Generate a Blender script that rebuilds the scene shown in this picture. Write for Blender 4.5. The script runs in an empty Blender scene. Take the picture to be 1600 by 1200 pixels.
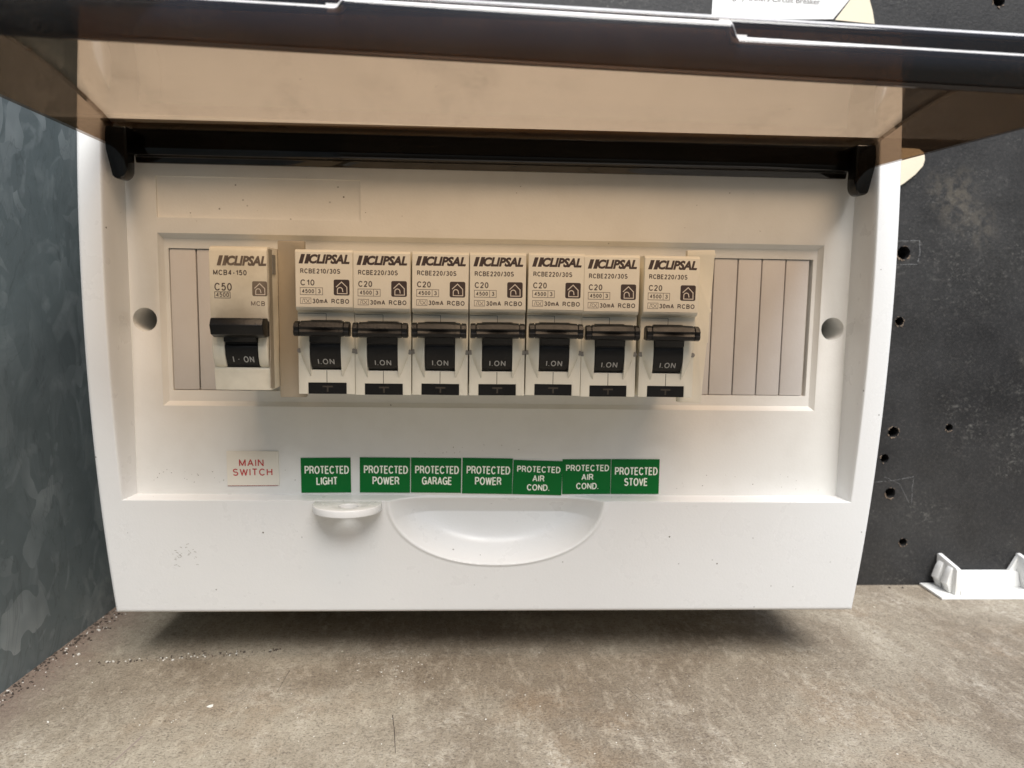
import bpy, bmesh, math, random
from mathutils import Vector, Matrix

random.seed(7)
SC = bpy.context.scene
COL = SC.collection
ZS = -125.1                    # shelf level in the working frame (mm); Blender Z = 0 there
MM = 0.001


def V(x, z, d):
    """working frame (mm): x right, z up, d out of the panel towards the viewer -> Blender metres"""
    return Vector((x * MM, -d * MM, (z - ZS) * MM))


# ------------------------------------------------------------------ camera
cam = bpy.data.cameras.new("camera")
camo = bpy.data.objects.new("camera", cam)
COL.objects.link(camo)
SC.camera = camo
cam.sensor_width = 36.0
cam.lens = 1202.02 / 1600 * 36.0
cam.clip_start = 0.005
cam.clip_end = 50
YAW, PITCH, ROLL = 0.0469, 0.1145, -0.0156


def cam_ray(r3, u3):
    c, s = math.cos(ROLL), math.sin(ROLL)
    r = r3 * c + u3 * s
    u2 = -r3 * s + u3 * c
    return r, u2


def cam_vec(r3, u3, f3):
    r, u2 = cam_ray(r3, u3)
    c, s = math.cos(PITCH), math.sin(PITCH)
    u = u2 * c - f3 * s
    fw = f3 * c + u2 * s
    c, s = math.cos(YAW), math.sin(YAW)
    return Vector((r * c + fw * s, -r * s + fw * c, u))


ri, up, fo = cam_vec(1, 0, 0), cam_vec(0, 1, 0), cam_vec(0, 0, 1)
m = Matrix((ri, up, -fo)).transposed().to_4x4()
m.translation = V(56.3104 - 63.4, 19.0976, 281.1886)
camo.matrix_world = m
cam.dof.use_dof = True
cam.dof.focus_distance = 0.245
cam.dof.aperture_fstop = 22

# ------------------------------------------------------------------ daylight
SUN_EL, SUN_AZ = math.radians(53), math.radians(14)      # azimuth: towards the right of the viewer's side
w = bpy.data.worlds.new("World")
SC.world = w
w.use_nodes = True
nt = w.node_tree
nt.nodes.clear()
sky = nt.nodes.new("ShaderNodeTexSky")
sky.sky_type = 'NISHITA'
sky.sun_disc = False
sky.sun_elevation = SUN_EL
sky.sun_rotation = math.pi - SUN_AZ
tc = nt.nodes.new("ShaderNodeTexCoord")
sp = nt.nodes.new("ShaderNodeSeparateXYZ")
mr = nt.nodes.new("ShaderNodeMapRange")
mr.inputs[1].default_value = 0.30
mr.inputs[2].default_value = 0.86
mx = nt.nodes.new("ShaderNodeMix")
mx.data_type = 'RGBA'
mx.inputs[6].default_value = (0.98, 1.0, 0.95, 1)         # made-up unseen surroundings, shaped to dim the low sky
bg = nt.nodes.new("ShaderNodeBackground")
bg.inputs[1].default_value = 0.07
ow = nt.nodes.new("ShaderNodeOutputWorld")
nt.links.new(tc.outputs['Generated'], sp.inputs[0])
nt.links.new(sp.outputs[2], mr.inputs[0])
nt.links.new(mr.outputs[0], mx.inputs[0])
nt.links.new(sky.outputs[0], mx.inputs[7])
mr2 = nt.nodes.new("ShaderNodeMapRange")
mr2.inputs[1].default_value = -0.25
mr2.inputs[2].default_value = 0.25
mx2 = nt.nodes.new("ShaderNodeMix")
mx2.data_type = 'RGBA'
mx2.inputs[6].default_value = (0.26, 0.23, 0.19, 1)       # dark ground below
nt.links.new(sp.outputs[2], mr2.inputs[0])
nt.links.new(mr2.outputs[0], mx2.inputs[0])
nt.links.new(mx.outputs[2], mx2.inputs[7])
nt.links.new(mx2.outputs[2], bg.inputs[0])
nt.links.new(bg.outputs[0], ow.inputs[0])
sl = bpy.data.lights.new("sun", 'SUN')
sl.energy = 1.35
sl.angle = math.radians(36)
sl.color = (1.0, 0.985, 0.955)
so = bpy.data.objects.new("sun", sl)
COL.objects.link(so)
sdir = Vector((math.sin(SUN_AZ) * math.cos(SUN_EL), -math.cos(SUN_AZ) * math.cos(SUN_EL), math.sin(SUN_EL)))
so.rotation_euler = sdir.to_track_quat('Z', 'Y').to_euler()
so.location = sdir * 3

SC.view_settings.view_transform = 'Standard'
SC.view_settings.look = 'None'
SC.view_settings.exposure = 1.96
SC.view_settings.gamma = 1.0
SC.view_settings.use_curve_mapping = False
SC.render.engine = 'CYCLES'
SC.cycles.transparent_max_bounces = 16
SC.cycles.max_bounces = 10
SC.cycles.use_denoising = True


# ------------------------------------------------------------------ materials
class N:
    def __init__(self, name):
        self.m = bpy.data.materials.new(name)
        self.m.use_nodes = True
        self.t = self.m.node_tree
        self.b = self.t.nodes["Principled BSDF"]
        self.out = self.t.nodes["Material Output"]
        self.tc0 = self.t.nodes.new("ShaderNodeTexCoord")
        inf = self.t.nodes.new("ShaderNodeObjectInfo")
        add = self.t.nodes.new("ShaderNodeVectorMath")
        add.operation = 'ADD'
        self.t.links.new(self.tc0.outputs['Object'], add.inputs[0])
        self.t.links.new(inf.outputs['Random'], add.inputs[1])
        self.vec = add.outputs[0]

    def link(self, a, b):
        self.t.links.new(a, b)

    def mapping(self, scale=(1, 1, 1), rot=(0, 0, 0)):
        n = self.t.nodes.new("ShaderNodeMapping")
        n.inputs['Scale'].default_value = scale
        n.inputs['Rotation'].default_value = rot
        self.link(self.vec, n.inputs[0])
        return n.outputs[0]

    def noise(self, scale, detail=4, rough=0.55, vec=None, dist=0.0):
        n = self.t.nodes.new("ShaderNodeTexNoise")
        n.inputs['Scale'].default_value = scale
        n.inputs['Detail'].default_value = detail
        n.inputs['Roughness'].default_value = rough
        n.inputs['Distortion'].default_value = dist
        self.link(vec or self.vec, n.inputs['Vector'])
        return n.outputs[0]

    def voro(self, scale, feature='F1', vec=None, out='Distance', rand=1.0):
        n = self.t.nodes.new("ShaderNodeTexVoronoi")
        n.feature = feature
        n.inputs['Scale'].default_value = scale
        n.inputs['Randomness'].default_value = rand
        self.link(vec or self.vec, n.inputs['Vector'])
        return n.outputs[out]

    def ramp(self, fac, stops):
        n = self.t.nodes.new("ShaderNodeValToRGB")
        e = n.color_ramp.elements
        while len(e) < len(stops):
            e.new(0.5)
        for el, (p, c) in zip(e, stops):
            el.position = p
            el.color = (c, c, c, 1) if not isinstance(c, tuple) else (*c, 1)
        self.link(fac, n.inputs[0])
        return n.outputs[0]

    def mix(self, fac, a, b, mode='MIX'):
        n = self.t.nodes.new("ShaderNodeMix")
        n.data_type = 'RGBA'
        n.blend_type = mode
        for i, v in ((0, fac), (6, a), (7, b)):
            if hasattr(v, 'is_linked'):
                self.link(v, n.inputs[i])
            elif isinstance(v, tuple):
                n.inputs[i].default_value = (*v, 1)
            else:
                n.inputs[i].default_value = v
        return n.outputs[2]

    def math(self, op, a, b=0.0):
        n = self.t.nodes.new("ShaderNodeMath")
        n.operation = op
        for i, v in enumerate((a, b)):
            if hasattr(v, 'is_linked'):
                self.link(v, n.inputs[i])
            else:
                n.inputs[i].default_value = v
        return n.outputs[0]

    def bump(self, h, strength=0.2, dist=0.001):
        n = self.t.nodes.new("ShaderNodeBump")
        n.inputs['Strength'].default_value = strength
        n.inputs['Distance'].default_value = dist
        self.link(h, n.inputs['Height'])
        self.link(n.outputs[0], self.b.inputs['Normal'])

    def col(self, c):
        if isinstance(c, tuple):
            self.b.inputs['Base Color'].default_value = (*c, 1)
        else:
            self.link(c, self.b.inputs['Base Color'])

    def rough(self, r):
        if hasattr(r, 'is_linked'):
            self.link(r, self.b.inputs['Roughness'])
        else:
            self.b.inputs['Roughness'].default_value = r


def plastic(name, c, rough=0.4, dirt=0.25, speck=0.0, dirtcol=(0.30, 0.25, 0.18), spec=0.5, bump=0.05):
    n = N(name)
    f = n.noise(55, 5, 0.6)
    col = n.mix(n.math('MULTIPLY', n.ramp(f, [(0.45, 0.0), (0.8, 1.0)]), dirt), c, dirtcol)
    if speck:
        cell = n.voro(480, out='Color')
        dist = n.voro(480)
        pick = n.ramp(cell, [(1.0 - speck - 0.001, 0.0), (1.0 - speck, 1.0)])
        clus = n.ramp(n.noise(26, 2), [(0.46, 0.0), (0.60, 1.0)])
        dot = n.ramp(dist, [(0.12, 1.0), (0.18, 0.0)])
        k = n.math('MULTIPLY', n.math('MULTIPLY', pick, dot), clus)
        col = n.mix(k, col, (0.06, 0.045, 0.03))
    n.col(col)
    n.rough(n.ramp(n.noise(90, 4), [(0.3, rough - 0.06), (0.7, rough + 0.1)]))
    n.b.inputs['Specular IOR Level'].default_value = spec
    if bump:
        n.bump(n.noise(1100, 3), bump * 2.2, 0.0004)
    return n.m


M = {}
M['white'] = plastic("white_plastic", (0.77, 0.775, 0.77), 0.30, 0.025, 0.13)
M['fascia'] = plastic("fascia_plastic", (0.75, 0.745, 0.715), 0.36, 0.12, 0.13)
M['blank'] = plastic("blank_plastic", (0.61, 0.585, 0.565), 0.42, 0.12, 0.05)
M['cream'] = plastic("breaker_plastic", (0.83, 0.79, 0.67), 0.42, 0.16, 0.02)
M['plate'] = plastic("printed_plate_plastic", (0.90, 0.84, 0.71), 0.45, 0.12, 0.02)
M['oldcream'] = plastic("aged_breaker_plastic", (0.84, 0.78, 0.64), 0.5, 0.42, 0.04, (0.28, 0.24, 0.15))
M['tan'] = plastic("tan_plastic", (0.40, 0.345, 0.265), 0.45, 0.15, 0.02)
M['strip'] = plastic("strip_plastic", (0.80, 0.76, 0.65), 0.45, 0.12, 0.05)
M['black'] = plastic("black_plastic", (0.006, 0.0055, 0.0055), 0.36, 0.2, 0, (0.03, 0.026, 0.022), 0.35, 0.1)
M['dark'] = plastic("dark_seam", (0.05, 0.04, 0.03), 0.7, 0, 0, bump=0)
M['rivet'] = plastic("rivet_grey", (0.26, 0.25, 0.23), 0.4, 0.2, 0)
M['ink'] = plastic("brown_ink", (0.060, 0.038, 0.034), 0.55, 0.1, 0, bump=0)
M['inkold'] = plastic("worn_ink", (0.16, 0.12, 0.09), 0.6, 0.6, 0, (0.5, 0.44, 0.33), bump=0)
M['inkthin'] = plastic("fine_ink", (0.10, 0.075, 0.065), 0.55, 0.1, 0, bump=0)
M['faint'] = plastic("faint_ink", (0.24, 0.19, 0.16), 0.55, 0.1, 0, bump=0)
M['iconline'] = plastic("icon_line", (0.80, 0.72, 0.62), 0.5, 0, 0, bump=0)
M['whiteink'] = plastic("white_ink", (0.42, 0.41, 0.39), 0.5, 0.0, 0, bump=0)
M['green'] = plastic("green_sticker", (0.001, 0.130, 0.022), 0.35, 0.04, 0, (0.01, 0.10, 0.02), 0.2, 0.02)
M['greenletter'] = plastic("sticker_lettering", (0.86, 0.88, 0.76), 0.4, 0, 0, bump=0)
M['sticker'] = plastic("clear_cream_sticker", (0.74, 0.70, 0.61), 0.35, 0.06, 0.02, bump=0.02)
M['red'] = plastic("red_lettering", (0.46, 0.035, 0.035), 0.45, 0, 0, bump=0)
M['edge'] = plastic("red_edge", (0.35, 0.06, 0.05), 0.5, 0, 0, bump=0)
M['paper'] = plastic("paper", (0.72, 0.72, 0.70), 0.7, 0.06, 0)
M['card'] = plastic("cardboard", (0.76, 0.68, 0.52), 0.75, 0.15, 0.05)
M['wood'] = plastic("chipped_wood", (0.22, 0.165, 0.12), 0.8, 0.6, 0, (0.08, 0.05, 0.03))
M['chalk'] = plastic("chalk", (0.17, 0.17, 0.17), 0.8, 0.7, 0, (0.06, 0.06, 0.06), bump=0)
M['flake'] = plastic("paint_flake", (0.72, 0.70, 0.64), 0.7, 0.2, 0)
M['crumb'] = plastic("dark_crumb", (0.06, 0.045, 0.035), 0.8, 0.3, 0)
M['crumbtan'] = plastic("brown_crumb", (0.24, 0.18, 0.14), 0.8, 0.3, 0)


def tinted(name, t, dust=0.05):
    n = N(name)
    tr = n.t.nodes.new("ShaderNodeBsdfTransparent")
    sm = n.math('MULTIPLY', n.ramp(n.noise(38, 6, 0.75, n.mapping((1, 0.6, 1))), [(0.55, 0.0), (0.75, 1.0)]), 0.30)
    n.link(n.mix(sm, t, tuple(c * 0.55 for c in t)), tr.inputs[0])
    gl = n.t.nodes.new("ShaderNodeBsdfGlossy")
    gl.inputs['Roughness'].default_value = 0.07
    lw = n.t.nodes.new("ShaderNodeLayerWeight")
    lw.inputs[0].default_value = 0.5
    fres = n.math('ADD', n.math('MULTIPLY', n.math('POWER', lw.outputs['Facing'], 5.0), 0.9), 0.055)
    df = n.t.nodes.new("ShaderNodeBsdfDiffuse")
    df.inputs[0].default_value = (0.30, 0.24, 0.18, 1)
    m1 = n.t.nodes.new("ShaderNodeMixShader")
    m2 = n.t.nodes.new("ShaderNodeMixShader")
    s = n.ramp(n.noise(40, 6, 0.7), [(0.50, 0.15), (0.72, 1.0)])
    fine = n.ramp(n.noise(900, 3, 0.6), [(0.4, 0.2), (0.75, 1.0)])
    k = n.math('MULTIPLY', n.math('MULTIPLY', s, fine), dust)
    cell = n.voro(230, out='Color')
    dot = n.ramp(n.voro(230, vec=n.mapping((1, 1, 0.55), (0.3, 0.2, 0.5))), [(0.10, 1.0), (0.17, 0.0)])
    pick = n.ramp(cell, [(0.90, 0.0), (0.905, 1.0)])
    clus = n.ramp(n.noise(22, 2), [(0.5, 0.0), (0.62, 1.0)])
    k = n.math('MAXIMUM', k, n.math('MULTIPLY', n.math('MULTIPLY', n.math('MULTIPLY', dot, pick), clus), 0.6))
    n.link(k, m1.inputs[0])
    n.link(tr.outputs[0], m1.inputs[1])
    n.link(df.outputs[0], m1.inputs[2])
    n.link(fres, m2.inputs[0])
    n.link(m1.outputs[0], m2.inputs[1])
    n.link(gl.outputs[0], m2.inputs[2])
    n.link(m2.outputs[0], n.out.inputs[0])
    n.t.nodes.remove(n.b)
    return n.m


M['lid'] = tinted("smoked_clear_plastic", (0.68, 0.58, 0.475), 0.08)
M['lip'] = tinted("smoked_thick_plastic", (0.25, 0.185, 0.14), 0.06)
M['edge_glint'] = plastic("painted_edge_glint", (0.62, 0.60, 0.58), 0.25, 0.5, 0, (0.2, 0.17, 0.14), 0.6)  # pale opaque colour standing in for highlights along the lip edges
M['side'] = tinted("smoked_side_plastic", (0.50, 0.40, 0.31), 0.05)
M['hinge'] = tinted("smoked_ribbed_plastic", (0.10, 0.075, 0.06), 0.02)


def mat_board():
    n = N("black_painted_board")
    a = n.noise(14, 6, 0.62)
    base = n.mix(n.ramp(a, [(0.35, 0.0), (0.7, 1.0)]), (0.010, 0.010, 0.0105), (0.029, 0.0285, 0.0275))
    s1 = n.noise(640, 4, 0.7)
    s2 = n.noise(420, 4, 0.7, n.mapping((0.6, 1, 1.2), (0, -0.9, 0)))
    patch = n.ramp(n.noise(24, 4, 0.6), [(0.46, 0.0), (0.66, 1.0)])
    k = n.math('MULTIPLY', n.math('MAXIMUM', n.ramp(s1, [(0.56, 0.0), (0.74, 1.0)]), n.ramp(s2, [(0.58, 0.0), (0.74, 1.0)])), patch)
    base = n.mix(k, base, (0.15, 0.145, 0.13))
    grit = n.noise(1000, 5, 0.8)
    base = n.mix(n.ramp(grit, [(0.52, 0.0), (0.74, 0.5)]), base, (0.095, 0.083, 0.078))
    base = n.mix(n.ramp(grit, [(0.32, 0.6), (0.46, 0.0)]), base, (0.006, 0.006, 0.006))
    rub = n.ramp(n.noise(11, 3, 0.5), [(0.60, 0.0), (0.75, 1.0)])
    base = n.mix(n.math('MULTIPLY', n.math('MULTIPLY', rub, n.ramp(n.noise(300, 4), [(0.4, 0.0), (0.6, 1.0)])), 0.35), base, (0.26, 0.22, 0.16))
    cell = n.voro(420, out='Color')
    dot = n.ramp(n.voro(420), [(0.12, 1.0), (0.2, 0.0)])
    base = n.mix(n.math('MULTIPLY', dot, n.ramp(cell, [(0.93, 0.0), (0.935, 1.0)])), base, (0.36, 0.35, 0.32))
    n.col(base)
    n.rough(n.ramp(n.noise(60, 4), [(0.3, 0.42), (0.7, 0.62)]))
    n.bump(n.noise(700, 4, 0.6), 0.25, 0.0006)
    return n.m


def mat_galv():
    n = N("galvanised_steel")
    v = n.mapping((1, 1, 0.75), (0.5, 0, 0))
    warp = n.mix(0.12, v, n.t.nodes.new("ShaderNodeTexNoise").outputs[1])
    wn = warp.node.inputs[7].links[0].from_node
    wn.inputs['Scale'].default_value = 55
    n.link(v, wn.inputs['Vector'])
    warp2 = n.mix(0.03, v, wn.outputs[1])
    c1 = n.voro(62, vec=warp2, out='Color')
    sel = n.ramp(c1, [(0.0, 0.05), (0.5, 0.2), (0.75, 0.6), (1.0, 1.0)])
    grain = n.noise(46, 5, 0.6, v, 1.2)
    soft = n.math('MULTIPLY', n.math('MULTIPLY', n.ramp(grain, [(0.40, 0.0), (0.70, 1.0)]), sel), 0.6)
    g2 = n.noise(58, 3, 0.45, n.mapping((1, 1, 0.6), (0.9, 0, 0)), 1.6)
    crisp = n.math('MULTIPLY', n.ramp(g2, [(0.60, 0.0), (0.635, 0.42), (0.72, 0.75)]), n.ramp(n.noise(160, 4, 0.6), [(0.3, 0.35), (0.65, 1.0)]))
    warp3 = n.mix(0.022, v, wn.outputs[1])
    cell = n.voro(95, vec=warp3, out='Color')
    ang = n.math('MULTIPLY', n.ramp(cell, [(0.70, 0.0), (0.74, 0.35), (1.0, 0.75)]), n.ramp(n.noise(24, 3), [(0.42, 0.1), (0.62, 1.0)]))
    crisp = n.math('MAXIMUM', n.math('MULTIPLY', crisp, 0.6), ang)
    f = n.math('MAXIMUM', soft, crisp)
    base = n.mix(f, (0.195, 0.235, 0.243), (0.57, 0.62, 0.63))
    fold = n.ramp(n.noise(30, 4, 0.6, n.mapping((1, 1, 0.4), (0.6, 0, 0)), 1.8), [(0.49, 0.0), (0.50, 1.0), (0.51, 0.0)])
    base = n.mix(n.math('MULTIPLY', fold, 0.22), base, (0.02, 0.024, 0.026))
    grime = n.ramp(n.noise(9, 4), [(0.4, 0.0), (0.75, 1.0)])
    base = n.mix(n.math('MULTIPLY', grime, 0.5), base, (0.05, 0.055, 0.055))
    n.col(base)
    n.b.inputs['Metallic'].default_value = 0.35
    n.rough(n.ramp(grain, [(0.3, 0.58), (0.7, 0.42)]))
    n.bump(grain, 0.15, 0.002)
    return n.m


WALL0 = (-168.95 - 0.066 * 89) * MM      # foot of the steel wall at d = 0: silt gathers along it


def mat_shelf():
    n = N("dirty_shelf")
    big = n.noise(11, 6, 0.62, None, 0.8)
    base = n.mix(n.ramp(big, [(0.40, 0.0), (0.60, 1.0)]), (0.228, 0.184, 0.133), (0.342, 0.295, 0.224))
    rust = n.ramp(n.noise(19, 5, 0.6), [(0.54, 0.0), (0.74, 1.0)])
    base = n.mix(n.math('MULTIPLY', rust, 0.6), base, (0.263, 0.177, 0.105))
    st = n.noise(260, 5, 0.7, n.mapping((1, 0.42, 1), (0, 0, 0.7)), 0.4)
    fine = n.noise(1250, 4, 0.75)
    mid = n.noise(480, 4, 0.7)
    base = n.mix(n.math('MULTIPLY', n.ramp(st, [(0.50, 0.0), (0.68, 1.0)]), 0.6), base, (0.479, 0.416, 0.324))
    base = n.mix(n.math('MULTIPLY', n.ramp(mid, [(0.30, 1.0), (0.47, 0.0)]), 0.45), base, (0.087, 0.061, 0.044))
    wear = n.math('MULTIPLY', n.ramp(n.noise(26, 6, 0.72, n.mapping((1, 0.6, 1), (0, 0, 0.6)), 0.5), [(0.50, 0.0), (0.66, 1.0)]),
                  n.ramp(n.noise(430, 5, 0.75), [(0.42, 0.0), (0.62, 1.0)]))
    base = n.mix(n.math('MULTIPLY', wear, 0.7), base, (0.593, 0.534, 0.440))
    base = n.mix(n.ramp(fine, [(0.36, 0.65), (0.48, 0.0)]), base, (0.068, 0.052, 0.037))
    base = n.mix(n.ramp(fine, [(0.56, 0.0), (0.72, 0.45)]), base, (0.570, 0.493, 0.382))
    for sc_, th in ((280, 0.955), (150, 0.975)):
        cell = n.voro(sc_, out='Color')
        dot = n.ramp(n.voro(sc_), [(0.10, 1.0), (0.16, 0.0)])
        base = n.mix(n.math('MULTIPLY', dot, n.ramp(cell, [(th - 0.003, 0.0), (th, 1.0)])), base, (0.706, 0.674, 0.535))
    sp_ = n.t.nodes.new("ShaderNodeSeparateXYZ")
    n.link(n.tc0.outputs['Object'], sp_.inputs[0])
    dist = n.math('SUBTRACT', n.math('SUBTRACT', sp_.outputs[0], n.math('MULTIPLY', sp_.outputs[1], 0.066)), WALL0)
    dist = n.math('ADD', dist, n.math('MULTIPLY', n.math('SUBTRACT', n.noise(120, 5, 0.7), 0.5), 0.03))
    silt = n.ramp(dist, [(0.004, 1.0), (0.024, 0.0)])
    base = n.mix(n.math('MULTIPLY', silt, 0.8), base, n.mix(n.noise(700, 4, 0.7), (0.094, 0.065, 0.050), (0.282, 0.206, 0.164)))
    n.col(base)
    n.rough(n.ramp(mid, [(0.3, 0.70), (0.7, 0.5)]))
    n.bump(n.mix(0.6, mid, fine), 0.8, 0.001)
    return n.m


M['board'] = mat_board()
M['galv'] = mat_galv()
M['shelf'] = mat_shelf()


def _arc(cx, cy, rx, ry, a0, a1, n=10):
    return [(cx + rx * math.cos(math.radians(a0 + (a1 - a0) * i / n)), cy + ry * math.sin(math.radians(a0 + (a1 - a0) * i / n))) for i in range(n + 1)]


GL = {   # a plain grotesque alphabet as centre lines: width, strokes (height 1)
    'A': (.72, [[(0, 0), (.36, 1), (.72, 0)], [(.13, .32), (.59, .32)]]),
    'B': (.62, [[(0, .53)] + _arc(.36, .765, .22, .235, -90, 90, 8) + [(0, 1), (0, 0)] + _arc(.38, .265, .24, .265, -90, 90, 8) + [(0.02, .53)]]),
    'C': (.70, [_arc(.37, .5, .37, .5, 38, 322, 14)]),
    'D': (.66, [[(0, 0), (0, 1)] + _arc(.28, .5, .38, .5, 90, -90, 12) + [(0, 0)]]),
    'E': (.56, [[(.55, 1), (0, 1), (0, 0), (.56, 0)], [(0, .53), (.5, .53)]]),
    'G': (.74, [_arc(.37, .5, .37, .5, 40, 345, 14), [(.40, .46), (.735, .46), (.735, 0)]]),
    'H': (.64, [[(0, 0), (0, 1)], [(.64, 0), (.64, 1)], [(0, .53), (.64, .53)]]),
    'I': (.0, [[(0, 0), (0, 1)]]),
    'L': (.52, [[(0, 1), (0, 0), (.52, 0)]]),
    'M': (.76, [[(0, 0), (0, 1), (.38, .08), (.76, 1), (.76, 0)]]),
    'N': (.64, [[(0, 0), (0, 1), (.64, 0), (.64, 1)]]),
    'O': (.76, [_arc(.38, .5, .38, .5, 0, 360, 20)]),
    'P': (.60, [[(0, 0), (0, 1)] + _arc(.33, .735, .27, .265, 90, -90, 10) + [(0, .47)]]),
    'R': (.64, [[(0, 0), (0, 1)] + _arc(.34, .745, .26, .255, 90, -90, 10) + [(0, .49)], [(.34, .49), (.50, .38), (.58, .18), (.63, 0)]]),
    'S': (.62, [_arc(.31, .755, .27, .245, 28, 265, 10) + _arc(.31, .26, .31, .26, 85, -155, 10)]),
    'T': (.62, [[(0, 1), (.62, 1)], [(.31, 0), (.31, 1)]]),
    'V': (.66, [[(0, 1), (.33, 0), (.66, 1)]]),
    'W': (.98, [[(0, 1), (.24, 0), (.49, .95), (.74, 0), (.98, 1)]]),
    '0': (.54, [_arc(.27, .5, .27, .5, 0, 360, 18)]),
    '1': (.30, [[(.02, .76), (.18, .82), (.30, 1), (.30, 0)]]),
    '2': (.54, [_arc(.27, .73, .25, .27, 170, -30, 9) + [(.0, .0), (.54, .0)]]),
    '3': (.54, [_arc(.26, .77, .23, .23, 160, -85, 9) + _arc(.26, .27, .28, .27, 85, -160, 9)]),
    '4': (.56, [[(.42, 0), (.42, 1), (0, .29), (.56, .29)]]),
    '5': (.54, [[(.48, 1), (.10, 1), (.04, .52)] + _arc(.26, .34, .27, .34, 130, -155, 10)]),
    '/': (.34, [[(0, -.04), (.34, 1.04)]]),
    '-': (.32, [[(0, .38), (.32, .38)]]),
    '.': (.0, [[(0, -.02), (0, .09)]]),
    '*': (.0, [[(0, .44), (0, .57)]]),
    'm': (.78, [[(0, 0), (0, .72)], [(0, .45)] + _arc(.20, .50, .19, .22, 160, 0, 6) + [(.39, 0)], [(.39, .45)] + _arc(.585, .50, .195, .22, 160, 0, 6) + [(.78, 0)]]),
    ' ': (.22, []),
}


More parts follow.
